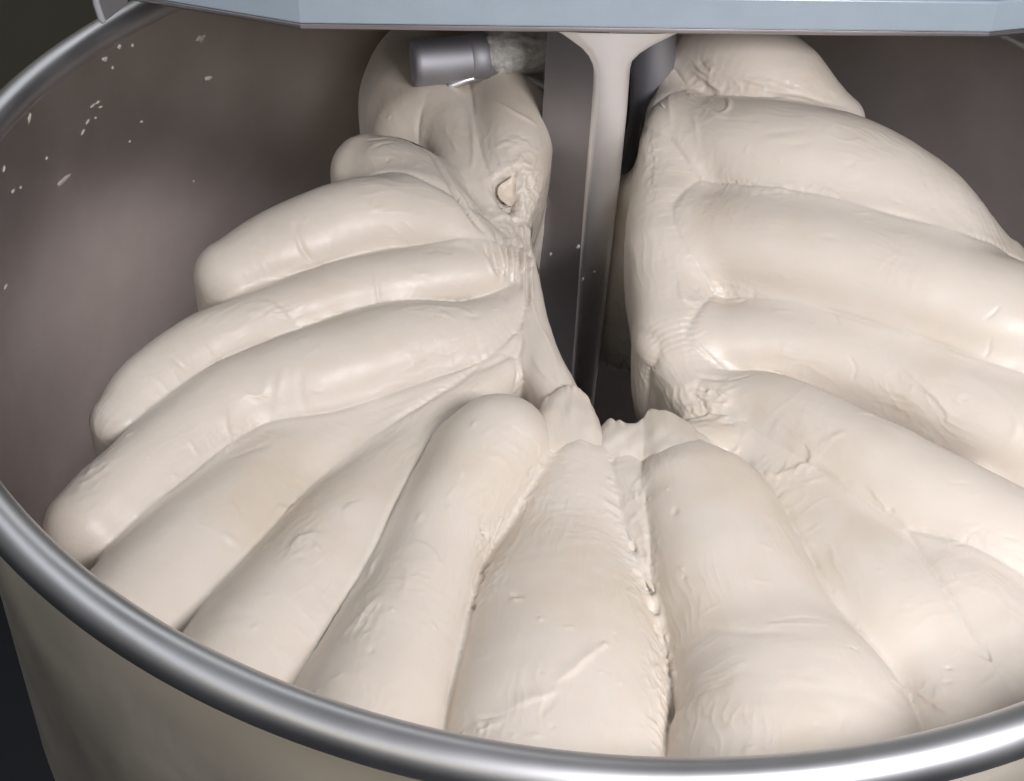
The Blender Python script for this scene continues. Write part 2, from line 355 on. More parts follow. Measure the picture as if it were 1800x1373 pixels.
def surface_nets(D, lo, h):
    sgn = D < 0
    nx, ny, nz = D.shape
    c = np.zeros((nx-1, ny-1, nz-1), np.uint8)
    for i in (0, 1):
        for j in (0, 1):
            for k in (0, 1): c += sgn[i:nx-1+i, j:ny-1+j, k:nz-1+k]
    act = (c > 0) & (c < 8)
    I = np.argwhere(act); idx = np.full(act.shape, -1, np.int32); idx[act] = np.arange(len(I))
    acc = np.zeros((len(I), 3)); cnt = np.zeros(len(I))
    cor = [(i, j, k) for i in (0, 1) for j in (0, 1) for k in (0, 1)]
    vals = {q: D[I[:, 0]+q[0], I[:, 1]+q[1], I[:, 2]+q[2]] for q in cor}
    for a in cor:
        for ax in range(3):
            if a[ax]: continue
            b = list(a); b[ax] = 1; b = tuple(b); va, vb = vals[a], vals[b]
            m = (va < 0) != (vb < 0); t = np.where(m, va/np.where(m, va-vb, 1), 0)
            pt = np.array(a, float)+np.outer(t, np.eye(3)[ax]); acc += pt*m[:, None]; cnt += m
    V = lo+(I+acc/cnt[:, None])*h
    F = []
    for ax in range(3):
        o1, o2 = (ax+1) % 3, (ax+2) % 3
        s0 = [slice(None)]*3; s1 = [slice(None)]*3
        s0[ax] = slice(0, -1); s1[ax] = slice(1, None)
        ch = sgn[tuple(s0)] != sgn[tuple(s1)]
        E_ = np.argwhere(ch); ok = (E_[:, o1] > 0) & (E_[:, o2] > 0) & (E_[:, o1] < D.shape[o1]-1) & (E_[:, o2] < D.shape[o2]-1)
        E_ = E_[ok]
        def g(d1, d2):
            q = E_.copy(); q[:, o1] -= d1; q[:, o2] -= d2; return idx[q[:, 0], q[:, 1], q[:, 2]]
        quad = np.stack([g(1, 1), g(0, 1), g(0, 0), g(1, 0)], 1)
        flip = ~sgn[E_[:, 0], E_[:, 1], E_[:, 2]]
        quad[flip] = quad[flip][:, ::-1]; F.append(quad)
    F = np.vstack(F); F = F[(F >= 0).all(1)]
    return V, F
def build_dough():
    lo = np.array([-.392, -.392, -.272]); hi = np.array([.392, .392, .05]); H = .008; sub = int(round(H/FAST_VOX)); h = H/sub
    nc = np.ceil((hi-lo)/H).astype(int)
    cx = np.stack(np.meshgrid(*[lo[i]+(np.arange(nc[i])+.5)*H for i in range(3)], indexing='ij'), -1).reshape(-1, 3)
    dc = dough_sd(cx).reshape(nc)
    D = np.repeat(np.repeat(np.repeat(dc, sub, 0), sub, 1), sub, 2).astype(np.float32)
    near = np.argwhere(np.abs(dc) < H*1.6)
    off = np.stack(np.meshgrid(*[np.arange(sub)]*3, indexing='ij'), -1).reshape(-1, 3)
    for c in np.array_split(near, max(1, len(near)//6000)):
        ii = (c[:, None, :]*sub+off[None]).reshape(-1, 3)
        D[ii[:, 0], ii[:, 1], ii[:, 2]] = dough_sd(lo+(ii+.5)*h)
    return surface_nets(D, lo+.5*h, h)

_perm = np.random.default_rng(5).permutation(256).astype(np.int64); _perm = np.concatenate([_perm, _perm, _perm])
_grad = np.random.default_rng(6).normal(size=(256, 3)); _grad /= np.linalg.norm(_grad, axis=1)[:, None]
def perlin(P):
    P = np.asarray(P, float); i = np.floor(P).astype(np.int64); f = P-i; u = f*f*f*(f*(f*6-15)+10); i &= 255
    out = np.zeros(len(P))
    for dx in (0, 1):
        wx = u[:, 0] if dx else 1-u[:, 0]
        for dy in (0, 1):
            wy = u[:, 1] if dy else 1-u[:, 1]
            for dz in (0, 1):
                wz = u[:, 2] if dz else 1-u[:, 2]
                h = _perm[_perm[_perm[i[:, 0]+dx]+i[:, 1]+dy]+i[:, 2]+dz]
                g = _grad[h]; o = f-np.array([dx, dy, dz])
                out += wx*wy*wz*(g*o).sum(1)
    return out*1.6
def fbm(P, oct=3, gain=.5):
    o = 0; a = 1
    for k in range(oct): o = o+a*perlin(P*2.03**k+17.3*k); a *= gain
    return o
def vnormals(V, F):
    n = np.cross(V[F[:, 2]]-V[F[:, 0]], V[F[:, 3]]-V[F[:, 1]])
    N_ = np.zeros_like(V)
    for k in range(4):
        for a in range(3): N_[:, a] += np.bincount(F[:, k], n[:, a], len(V))
    return N_/(np.linalg.norm(N_, axis=1)[:, None]+1e-12)
def edges_of(F):
    e = np.concatenate([F[:, [k, (k+1) % 4]] for k in range(4)]); return np.sort(e, 1)
def smooth(V, F, it, lam=.5):
    e = np.unique(edges_of(F), axis=0); deg = np.bincount(e.ravel(), minlength=len(V)).astype(float)+1e-9
    for _ in range(it):
        L = np.stack([np.bincount(e[:, 0], V[e[:, 1], a], len(V))+np.bincount(e[:, 1], V[e[:, 0], a], len(V)) for a in range(3)], 1)/deg[:, None]
        V = V+lam*(L-V)
    return V
def subdivide(V, F):
    e = edges_of(F); key = e[:, 0].astype(np.int64)*len(V)+e[:, 1]
    uk, inv = np.unique(key, return_inverse=True); E_ = np.stack([uk//len(V), uk % len(V)], 1)
    n, m = len(V), len(F); inv = inv.reshape(4, m)+n
    V2 = np.vstack([V, V[E_].mean(1), V[F].mean(1)]); c = np.arange(m)+n+len(E_)
    F2 = np.concatenate([np.stack([F[:, k], inv[k], c, inv[(k-1) % 4]], 1) for k in range(4)])
    return V2, F2
def keep(V, F, fm):
    F = F[fm]; u, inv = np.unique(F, return_inverse=True); return V[u], inv.reshape(F.shape)

V, F = build_dough()
c = V[F].mean(1); rc = np.hypot(c[:, 0], c[:, 1])
V, F = keep(V, F, (c[:, 2] > -.262) & ~((rc > .3845) & (c[:, 2] < -.12)))
V = smooth(V, F, 2, .5)
c = V[F].mean(1); d_ = c-CAM; z_ = d_ @ FW; sx_ = PW/2+FOC*(d_ @ RT)/z_; sy_ = PH/2-FOC*(d_ @ UP)/z_
fn = np.cross(V[F[:, 2]]-V[F[:, 0]], V[F[:, 3]]-V[F[:, 1]]); fn /= np.linalg.norm(fn, axis=1)[:, None]+1e-12
fine = (sx_ > -90) & (sx_ < PW+90) & (sy_ > -40) & (sy_ < PH+60) & ((fn*d_).sum(1) < .10) & (c[:, 2] > -.215)
vf = np.zeros(len(V)); np.maximum.at(vf, F.ravel(), np.repeat(fine, 4)); grow = vf[F].max(1) > 0
VC, FC = keep(V, F, ~fine); VCN = vnormals(VC, FC)
V, F = keep(V, F, grow)
V, F = subdivide(V, F)
V = smooth(V, F, 2, .5)
print('dough', len(V), len(F), time.time()-T0)
NRM = vnormals(V, F)

# which fold a point belongs to, where along it and on which side
B1 = np.full(len(V), 9.); B2 = np.full(len(V), 9.); OWN = np.full(len(V), -1); SEC = np.full(len(V), -1)
PT = np.zeros(len(V)); PA = np.zeros(len(V)); V32 = V.astype(np.float32)
d0 = base_sd(V32); B1 = d0.copy()
for fi, f in enumerate(FO):
    m = np.nonzero(((V32 > f.lo+.012) & (V32 < f.hi-.012)).all(1))[0]
    d, t, a = fold_sd(f, V32[m], True)
    w = d < B1[m]; mm = m[w]
    B2[mm] = B1[mm]; SEC[mm] = OWN[mm]; B1[mm] = d[w]; OWN[mm] = fi; PT[mm] = t[w]; PA[mm] = a[w]
    w2 = ~w & (d < B2[m]); m2 = m[w2]; B2[m2] = d[w2]; SEC[m2] = fi
print('owner', time.time()-T0)

# ---- relief
D = .0016*fbm(V*15, 1)+.00028*fbm(V*48+3, 1)
gap = B2-B1
CR = {}
GW = np.clip(.55+.9*perlin(V*26+9), .08, 1)
GA = np.where((OWN >= 0) & (SEC >= 0), 1., 0.)
soft = np.isin(OWN, SOFT) & np.isin(SEC, SOFT)
D -= GA*GW*np.where(soft, .7, 1.)*.0034*np.exp(-(np.clip(gap, 0, 1)/.0022)**1.3)
V = V+NRM*D[:, None]
NRM = vnormals(V, F)

# ---- where the photo looks: a coarse depth map of the dough, to lay traced wrinkles on its surface
def project(P):
    d = P-CAM; z = d @ FW
    return PW/2+FOC*(d @ RT)/z, PH/2-FOC*(d @ UP)/z, z
qx, qy, qz = project(V); CELL = 6
gx = np.floor(qx/CELL).astype(int)+40; gy = np.floor(qy/CELL).astype(int)+40
DM = np.full((int(PH/CELL)+80, int(PW/CELL)+80), 9.)
ok = (gx >= 0) & (gy >= 0) & (gx < DM.shape[1]) & (gy < DM.shape[0])
np.minimum.at(DM, (gy[ok], gx[ok]), qz[ok])
def onto(x, y):
    j, i = int(y//CELL)+40, int(x//CELL)+40
    w_ = DM[j-1:j+2, i-1:i+2]; z = DM[j, i] if DM[j, i] < 5 else w_.min()
    d = FW + RT*(x-PW/2)/FOC - UP*(y-PH/2)/FOC
    return CAM+d*z
DISP = np.zeros(len(V))
def stroke(pts, kind, w, h, taper=True):
    """raise or cut a line across the dough surface; kind: r ridge, g groove, f flap with one sharp edge"""
    p = np.asarray(pts, float)
    if len(p) > 1:
        n = max(4, int(np.linalg.norm(np.diff(p, axis=0), axis=1).sum()/5)); p = catmull(p, n) if len(p) > 2 else p[0]+np.linspace(0, 1, n)[:, None]*(p[1]-p[0])
    Q = np.array([onto(*q) for q in p]); zs = (Q-CAM) @ FW
    if len(Q) > 4:
        zz = np.array([np.median(zs[max(0, i-6):i+7]) for i in range(len(zs))]); zz = np.convolve(np.pad(zz, 4, 'edge'), np.ones(9)/9, 'valid'); Q = CAM+(Q-CAM)*(zz/zs)[:, None]
    w = w*px(Q[len(Q)//2]); R_ = w*(5 if kind == 'f' else 3)
    m = np.nonzero(((V > Q.min(0)-R_) & (V < Q.max(0)+R_)).all(1))[0]
    if len(m) == 0: return
    v = V[m]; d2 = ((v[:, None, :]-Q[None])**2).sum(2) if len(m)*len(Q) < 4e6 else None
    if d2 is None: return
    i = d2.argmin(1); d = np.sqrt(d2[np.arange(len(m)), i])
    if len(Q) > 2:
        j = np.clip(i, 1, len(Q)-2); t = Q[j+1]-Q[j-1]; t /= np.linalg.norm(t, axis=1)[:, None]+1e-12
        r_ = v-Q[i]; al = (r_*t).sum(1); d = np.where((i > 0) & (i < len(Q)-1), np.sqrt(np.maximum(d*d-al*al, 0)), d)
        sd = (np.cross(t, NRM[m])*r_).sum(1)
        tp = np.sin(np.pi*(i+.5)/len(Q))**.6 if taper else 1.
    else: sd = d; tp = 1.
    if kind == 'r': D_ = h*np.exp(-(d/w)**2)
    elif kind == 'g': D_ = -h*np.exp(-(d/w)**2)
    else:
        D_ = np.where(sd > 0, h*np.exp(-(d/(2.6*w))**1.5), h*np.exp(-(d/(.75*w))**2))
    DISP[m] += D_*tp
STROKES = [
 # flank folds, left
 ('f', 4, 1.3, [(404, 716), (399, 745), (406, 772), (404, 804)]), ('r', 3, .8, [(389, 765), (398, 786), (404, 806)]), ('g', 6, 1.3, [(404, 806), (440, 790), (482, 772)]),
 ('r', 7, 1.0, [(498, 641), (494, 670), (486, 710)]), ('g', 7, 1., [(530, 640), (528, 690), (545, 740)]), ('r', 8, .8, [(470, 660), (462, 700)]), ('r', 3, .8, [(450, 745), (470, 760), (490, 778)]),
 ('r', 4, .9, [(167, 804), (158, 826), (148, 850)]), ('r', 4, .8, [(196, 800), (180, 836)]), ('r', 3, 1.2, [(218, 773), (228, 760), (236, 752)]), ('f', 3, .7, [(300, 835), (322, 836), (345, 846)]), ('r', 3, .7, [(255, 793), (262, 808)]),
 ('r', 4, .7, [(330, 775), (350, 800)]), ('r', 3, .5, [(365, 770), (380, 800)]),
 ('r', 5, 2.6, [(200, 636), (204, 644)]), ('r', 4, 1., [(436, 556), (450, 546), (466, 538)]), ('f', 6, 1.2, [(452, 532), (478, 536), (500, 556), (520, 568)]), ('r', 3, .9, [(657, 466), (662, 500), (669, 546)]), ('g', 3, .8, [(303, 629), (314, 640), (326, 648)]), ('g', 3, .9, [(190, 746), (206, 742)]),
 ('g', 5, 2.0, [(519, 385), (520, 405), (530, 435), (548, 458), (566, 470)]), ('g', 2.5, 1., [(548, 462), (566, 472), (570, 480)]),
 ('g', 3.5, 2.2, [(618, 236), (650, 243), (680, 240), (702, 243)]), ('g', 2.5, 1.1, [(684, 266), (682, 280), (688, 302)]), ('g', 3, 1., [(660, 262), (672, 252), (690, 250)]),
 ('f', 5, 1.5, [(689, 552), (728, 538), (783, 535), (814, 540), (826, 558)]), ('r', 4, .8, [(735, 552), (765, 548), (800, 560)]), ('g', 4, 1.2, [(812, 560), (834, 556), (850, 548)]),
 ('g', 4, 1.6, [(750, 444), (768, 436), (790, 444)]), ('r', 6, 1., [(790, 430), (812, 424), (835, 436)]),
 # strands at the middle
 ('r', 4, 1.6, [(919, 400), (919, 440), (921, 590)]), ('r', 4, 1.5, [(934, 410), (936, 536), (973, 618), (984, 676)]), ('r', 4, 1.3, [(920, 600), (948, 646), (981, 680)]), ('g', 4, 3., [(912, 612), (910, 650), (907, 692)]),
 ('g', 5, 2.6, [(905, 600), (896, 622), (872, 637), (833, 657)]), ('r', 4, 1.2, [(896, 604), (907, 586)]),
 ('g', 4, 2.5, [(849, 418), (860, 445), (874, 470)]), ('r', 4, 1.6, [(862, 398), (872, 430), (886, 470)]), ('g', 4, 2.6, [(880, 392), (888, 425), (896, 470)]), ('r', 4, 1.8, [(894, 390), (901, 430), (908, 500)]), ('g', 3, 2., [(908, 395), (912, 440), (914, 520)]), ('g', 4, 2, [(866, 440), (884, 500), (890, 540)]), ('r', 3, 1.2, [(850, 440), (862, 470), (880, 500)]),
 ('f', 4, 2., [(942, 384), (915, 386), (885, 380), (862, 396)]),
 # back left
 ('r', 4, 1.5, [(818, 163), (827, 198), (833, 264), (829, 305)]), ('r', 4, 1.4, [(802, 156), (849, 167), (911, 202), (950, 218)]), ('g', 4, 1.6, [(786, 300), (812, 336), (842, 385)]),
 ('r', 3, 1., [(760, 215), (790, 240), (815, 290)]), ('r', 3, .8, [(745, 225), (762, 236)]), ('g', 4, 2.6, [(872, 320), (888, 312), (904, 302)]), ('g', 9, 4.5, [(886, 338), (893, 350), (897, 360)]), ('g', 6, 3, [(880, 335), (890, 352)]), ('g', 5, 3.5, [(938, 328), (941, 340)]), ('g', 4, 2, [(925, 305), (932, 318), (928, 330)]), ('r', 3, 1.2, [(905, 300), (905, 330), (900, 362)]), ('g', 3, 1.6, [(862, 366), (866, 376)]), ('g', 3, 1.3, [(912, 238), (926, 244)]), ('r', 4, 1, [(870, 260), (890, 250), (915, 262)]), ('r', 4, 1, [(845, 290), (852, 330), (872, 365)]), ('r', 2.5, 1.3, [(680, 203), (684, 206)]),
 # front folds
 ('f', 5, 1.5, [(505, 992), (519, 948), (540, 938), (562, 934)]), ('r', 4, 1., [(545, 945), (556, 962), (552, 985)]), ('f', 4, 1.2, [(600, 920), (606, 900), (616, 880), (640, 870)]), ('r', 5, 1.6, [(675, 945), (660, 975), (652, 1000), (652, 1022)]), ('r', 9, 1.4, [(676, 1036), (640, 1074), (600, 1122)]), ('r', 3, .9, [(580, 1124), (588, 1142)]), ('r', 3, 1., [(552, 1198), (556, 1214), (560, 1226)]),
 ('r', 3, 1., [(408, 886), (416, 894), (420, 906)]), ('r', 4, 1.1, [(455, 937), (464, 955), (467, 972)]), ('f', 5, 1.3, [(482, 898), (496, 888), (508, 886), (520, 914)]), ('r', 3, .9, [(350, 1054), (357, 1066), (359, 1086)]), ('g', 6, .8, [(385, 955), (420, 965), (460, 985)]), ('r', 5, .8, [(390, 940), (430, 955)]), ('r', 3, .6, [(285, 985), (292, 1000)]), ('g', 5, .8, [(420, 890), (430, 905)]), ('r', 3, .6, [(350, 920), (375, 930)]),
 ('r', 4, .8, [(430, 1120), (470, 1080)]), ('r', 3, .5, [(460, 1060), (490, 1030)]), ('r', 3, .6, [(415, 1140), (420, 1160)]),
 ('r', 3, 1., [(788, 872), (794, 862), (802, 854)]), ('f', 3, .8, [(806, 810), (812, 830), (810, 850)]), ('g', 3, .8, [(853, 775), (855, 792)]), ('r', 4, .7, [(908, 775), (910, 800)]), ('f', 4, 1., [(728, 940), (752, 955), (765, 975), (768, 1000)]), ('r', 4, .8, [(787, 873), (792, 912)]), ('r', 3, .8, [(693, 1042), (690, 1066), (684, 1094)]), ('g', 3, .8, [(662, 1112), (654, 1140), (642, 1170)]), ('r', 3, .8, [(767, 966), (773, 985), (771, 1008)]), ('r', 6, .8, [(700, 980), (715, 1020), (700, 1060)]), ('r', 3, .7, [(720, 1020), (740, 1010), (756, 1024)]), ('r', 5, .8, [(740, 880), (735, 930)]), ('r', 4, .7, [(760, 1080), (765, 1110)]),
 ('r', 4, .8, [(836, 730), (830, 760)]),
 ('g', 4, 1.5, [(888, 1032), (905, 1045), (942, 1064)]), ('r', 4, 1.2, [(884, 1028), (900, 1050), (930, 1062)]), ('r', 3, 1., [(938, 1078), (948, 1086), (959, 1101)]), ('g', 2.5, .8, [(934, 1168), (944, 1176), (956, 1181)]), ('f', 5, 2., [(1064, 1134), (1042, 1150), (1020, 1168), (973, 1215)]), ('f', 6, 1.6, [(975, 1214), (955, 1225), (934, 1230), (905, 1250)]), ('g', 6, 1.2, [(974, 1218), (966, 1235), (930, 1290)]), ('g', 3, 1.4, [(829, 1256), (850, 1260), (890, 1262)]), ('r', 3, 1., [(833, 1276), (846, 1284), (870, 1272)]), ('r', 3, 1., [(810, 1284), (818, 1300)]), ('r', 4, 1.6, [(1056, 1136), (1066, 1132)]), ('g', 3, 1.2, [(1082, 1112), (1085, 1120)]), ('r', 3, .7, [(1052, 904), (1076, 901)]), ('r', 3, .6, [(990, 1100), (1010, 1104)]), ('r', 5, .7, [(925, 1290), (950, 1295)]), ('g', 3, .8, [(960, 1255), (972, 1275), (958, 1300)]), ('r', 4, 1.2, [(1003, 768), (1020, 774), (1040, 790)]), ('g', 3, 1.4, [(1035, 764), (1055, 772), (1066, 784)]),
 ('g', 10, .9, [(1217, 1098), (1270, 1106), (1333, 1111), (1396, 1106)]), ('g', 4, .5, [(1349, 1089), (1411, 1085), (1475, 1088)]), ('r', 4, .5, [(1345, 1096), (1405, 1093), (1470, 1096)]), ('g', 8, .9, [(1193, 1235), (1236, 1262), (1290, 1282)]), ('g', 7, .7, [(1186, 1188), (1228, 1212)]), ('g', 3, .6, [(1466, 1306), (1481, 1266), (1489, 1226)]), ('g', 3, 1.2, [(1190, 1004), (1202, 1014), (1215, 1027)]), ('r', 3, .8, [(1188, 994), (1204, 1002)]), ('r', 4, .5, [(1330, 955), (1360, 962)]), ('g', 3, .5, [(1430, 1268), (1445, 1280), (1455, 1268)]), ('r', 3, .9, [(1120, 850), (1136, 870), (1150, 900)]), ('g', 5, 1.4, [(1180, 878), (1186, 896), (1190, 915)]), ('r', 3, .9, [(1112, 860), (1120, 880)]), ('r', 4, .9, [(1105, 905), (1130, 930), (1140, 970)]), ('r', 3, .7, [(1160, 845), (1180, 868)]),
 # right flank
 ('g', 3, 1.6, [(1652, 1160), (1664, 1172), (1681, 1186)]), ('g', 3, 1.1, [(1654, 1194), (1678, 1203)]), ('r', 4, 1., [(1763, 1152), (1745, 1190), (1712, 1218)]), ('g', 3, 1.5, [(1549, 886), (1560, 895), (1574, 899)]), ('g', 2.5, 1., [(1664, 950), (1691, 957), (1705, 938), (1722, 930)]), ('g', 2.5, .8, [(1718, 951), (1731, 958)]), ('g', 2.5, .9, [(1742, 931), (1770, 943), (1796, 954)]), ('f', 5, 1.8, [(1691, 1264), (1644, 1240), (1606, 1216), (1560, 1200)]), ('g', 4, 1.2, [(1600, 1256), (1629, 1239), (1666, 1247)]), ('g', 3, 1.3, [(1490, 1135), (1500, 1136), (1510, 1145)]),
 ('f', 4, 2., [(1236, 528), (1205, 532), (1196, 512), (1192, 486)]), ('g', 3, 1.6, [(1264, 499), (1270, 506), (1276, 516)]), ('g', 4, 1.8, [(1300, 530), (1315, 520), (1335, 516)]), ('r', 4, 1.4, [(1240, 526), (1280, 526), (1312, 530)]), ('r', 3, 1.1, [(1352, 536), (1366, 546), (1390, 548)]), ('g', 2.5, 1.2, [(1463, 549), (1470, 558), (1474, 569)]), ('g', 2.5, 1.2, [(1510, 596), (1518, 604), (1525, 614)]),
 ('g', 2.5, .9, [(1485, 615), (1504, 649), (1489, 682)]), ('f', 4, 1.1, [(1660, 746), (1665, 727), (1641, 696), (1602, 660), (1555, 614)]), ('r', 6, .7, [(1699, 656), (1738, 678), (1781, 722), (1785, 758), (1762, 795)]), ('r', 2.5, .9, [(1209, 590), (1240, 620), (1280, 655)]), ('g', 5, 3., [(1225, 662), (1250, 664), (1280, 669)]), ('g', 4, 2., [(1280, 668), (1310, 658), (1322, 652)]), ('r', 3.5, 1.5, [(1211, 674), (1230, 690), (1250, 700)]), ('g', 6, 2.6, [(1228, 680), (1244, 690)]), ('g', 6, 2.6, [(1206, 722), (1226, 732)]), ('r', 3.5, 1.5, [(1244, 745), (1247, 725), (1254, 705)]), ('f', 4, 2., [(1310, 744), (1280, 731), (1259, 743)]), ('r', 3.5, 1.4, [(1196, 708), (1220, 725), (1246, 740)]), ('g', 5, 2., [(1268, 742), (1290, 744)]), ('r', 3, 1.2, [(1255, 706), (1275, 690), (1300, 676)]), ('r', 3, 1., [(1280, 800), (1296, 790), (1302, 770)]),
 ('f', 4, 1.6, [(1370, 848), (1350, 834), (1330, 816)]), ('f', 5, 1.8, [(1368, 840), (1403, 816), (1428, 805), (1412, 780)]), ('r', 4, .9, [(1360, 850), (1372, 832), (1385, 826)]), ('r', 5, 1., [(1444, 778), (1465, 766), (1487, 762)]), ('r', 4, 1.1, [(1510, 722), (1532, 728), (1552, 718)]), ('g', 2.5, .9, [(1622, 780), (1634, 786), (1646, 790)]), ('g', 2, .7, [(1622, 764), (1640, 760)]), ('f', 4, 1.1, [(1560, 898), (1539, 871), (1518, 853)]), ('g', 3, .6, [(1440, 850), (1480, 846), (1510, 856)]), ('r', 3, .5, [(1390, 850), (1450, 842)]), ('g', 3, .6, [(1665, 845), (1700, 850)]),
 ('g', 2.5, 1.1, [(1758, 538), (1745, 552), (1728, 564)]), ('g', 3, 1.2, [(1742, 585), (1738, 616), (1728, 630)]), ('f', 4, 1.5, [(1310, 310), (1340, 322), (1372, 330), (1390, 344)]), ('f', 4, 1.2, [(1448, 326), (1462, 338), (1475, 348)]), ('g', 2.5, .9, [(1555, 326), (1572, 352), (1588, 360)]), ('r', 3, .9, [(1498, 371), (1526, 373)]), ('r', 3, .7, [(1520, 385), (1535, 388)]), ('g', 5, .7, [(1440, 412), (1470, 418)]), ('g', 5, .6, [(1490, 290), (1505, 286)]),
 ('g', 4, 1.6, [(1271, 144), (1318, 152), (1380, 163), (1450, 179), (1495, 188)]), ('r', 4, 1.1, [(1283, 134), (1349, 146), (1400, 160)]), ('g', 2.5, 1.2, [(1386, 144), (1392, 158)]), ('r', 4, 1.2, [(1350, 172), (1400, 172), (1440, 182)]),
 ('r', 3.5, 2., [(1193, 84), (1217, 111), (1246, 128), (1253, 120)]), ('g', 5, 2., [(1210, 96), (1232, 112), (1244, 120)]), ('r', 3.5, 2.2, [(1194, 100), (1221, 128), (1271, 163), (1282, 187), (1266, 199)]), ('g', 8, 2.6, [(1212, 130), (1240, 155), (1262, 178)]), ('r', 4, 1.8, [(1190, 118), (1212, 167), (1248, 194), (1282, 212)]), ('r', 4, 1., [(1182, 120), (1176, 170), (1182, 240)]), ('r', 4, .8, [(1200, 170), (1220, 210), (1230, 260)]),
 ('g', 5, .6, [(1330, 235), (1370, 232), (1420, 228)]), ('g', 5, .6, [(1380, 255), (1430, 252)]), ('r', 5, .5, [(1340, 245), (1400, 243)]), ('r', 4, .7, [(1212, 300), (1240, 303), (1290, 306)]),
]
for k_, w_, h_, p_ in STROKES: stroke(p_, k_, w_*1.2, h_*(.00055 if k_ == 'g' else .0007))
for i, p_ in enumerate([[(848, 412), (858, 440), (872, 476)], [(858, 400), (868, 436), (884, 482)], [(872, 394), (880, 430), (893, 490)], [(884, 390), (891, 430), (901, 505)], [(897, 388), (902, 430), (909, 520)], [(909, 386), (912, 430), (917, 540)], [(926, 388), (927, 440), (929, 560)]]):
    stroke(p_, 'g', 4.2, .0030); stroke([(x+6, y) for x, y in p_], 'r', 3.6, .0022)
stroke([(700, 243), (736, 251), (772, 286), (800, 334), (830, 380), (852, 408)], 'g', 6, .0034)
stroke([(790, 312), (812, 348), (838, 388)], 'g', 5, .0030)
for p_, w_, h_ in [([(888, 330), (893, 345), (894, 358)], 15, .0075), ([(876, 320), (888, 311), (902, 302)], 8, .005)]: stroke(p_, 'g', w_, h_, False)
# ragged frills where two front folds tear apart
rr = random.Random(8)
SEAM = catmull([(1078, 850), (1098, 940), (1128, 1025), (1160, 1095), (1182, 1180), (1182, 1240), (1165, 1290), (1166, 1335)], 60)
for i in range(60):
    x, y = SEAM[i]+np.array([rr.uniform(-6, 6), rr.uniform(-4, 4)]); L_ = rr.uniform(16, 60); a_ = rr.uniform(.75, 1.25)
    stroke([(x-L_*math.cos(a_), y-L_*math.sin(a_)), (x-L_*.45*math.cos(a_+.2), y-L_*.45*math.sin(a_+.2)), (x+4, y+5)], rr.choice('rrf'), rr.uniform(3.0, 6.0), rr.uniform(.0004, .0012))
for q in ((1140, 1036, 7), (1148, 1072, 8), (1112, 962, 5), (1154, 1108, 4), (1163, 1280, 4), (852, 935, 6), (848, 1010, 4), (832, 1064, 4), (1073, 806, 3)):
    stroke([(q[0]-2, q[1]-5), (q[0], q[1]), (q[0]+3, q[1]+6)], 'g', q[2], .0030)
SEAM2 = catmull([(960, 800), (915, 870), (870, 935), (850, 1000), (826, 1070)], 30)
for i in range(30):
    x, y = SEAM2[i]+np.array([rr.uniform(-14, 14), rr.uniform(-6, 6)]); L_ = rr.uniform(14, 44); a_ = rr.uniform(1.75, 2.3)
    stroke([(x-L_*math.cos(a_), y-L_*math.sin(a_)), (x+3, y+3), (x+L_*.5*math.cos(a_+.25), y+L_*.5*math.sin(a_+.25))], rr.choice('rrg'), rr.uniform(2.6, 4.6), rr.uniform(.0005, .0012))
# small random skin marks, mostly running across or along a fold
for i in range(150):
    x, y = rr.uniform(80, 1790), rr.uniform(90, 1320)
    j, k = int(y//CELL)+40, int(x//CELL)+40
    if DM[j, k] > 5: continue
    a_ = math.atan2(y-640, x-1080)+rr.choice([0, 0, math.pi/2])+rr.gauss(0, .35); L_ = rr.uniform(8, 34); c_ = rr.gauss(0, .5)
    stroke([(x-L_*math.cos(a_-c_), y-L_*math.sin(a_-c_)), (x, y), (x+L_*math.cos(a_+c_), y+L_*math.sin(a_+c_))], rr.choice('rrrf'), rr.uniform(2.2, 6.), rr.uniform(.00010, .00034))
print('strokes', time.time()-T0)
# fine stretch marks: long thin noise along the folds and, in patches, across them
RB = np.array([f.rb.mean() for f in FO]+[.02])[OWN]; SL = np.array([f.L.mean() for f in FO]+[.01])[OWN]
u_, w_ = PT*SL, PA*RB
sm = lambda x, a, b: np.clip((x-a)/(b-a), 0, 1)**2*(3-2*np.clip((x-a)/(b-a), 0, 1))
rdg = lambda n, p: np.clip(1-np.abs(n)*1.8, 0, 1)**p
wob = perlin(V*60+5)*.004
mk = sm(perlin(V*16+40), .05, .5); mk2 = sm(perlin(V*14+71), .12, .5)
DISP += mk*.00030*rdg(perlin(np.stack([u_*28, (w_+wob)*190, OWN*7.3], 1)), 3)
DISP += mk2*.00022*rdg(perlin(np.stack([(u_+wob)*120, w_*26, OWN*5.1], 1)), 3)
DISP += .00006*perlin(np.stack([u_*90, w_*520, OWN*3.3], 1))*sm(perlin(V*12+9), -.2, .5)
DISP += .00022*perlin(V*85+31)*sm(perlin(V*18+3), 0, .5)
ix = np.clip(np.floor(qx/CELL).astype(int)+40, 0, DM.shape[1]-1); iy = np.clip(np.floor(qy/CELL).astype(int)+40, 0, DM.shape[0]-1)
front = qz < DM[iy, ix]+.012
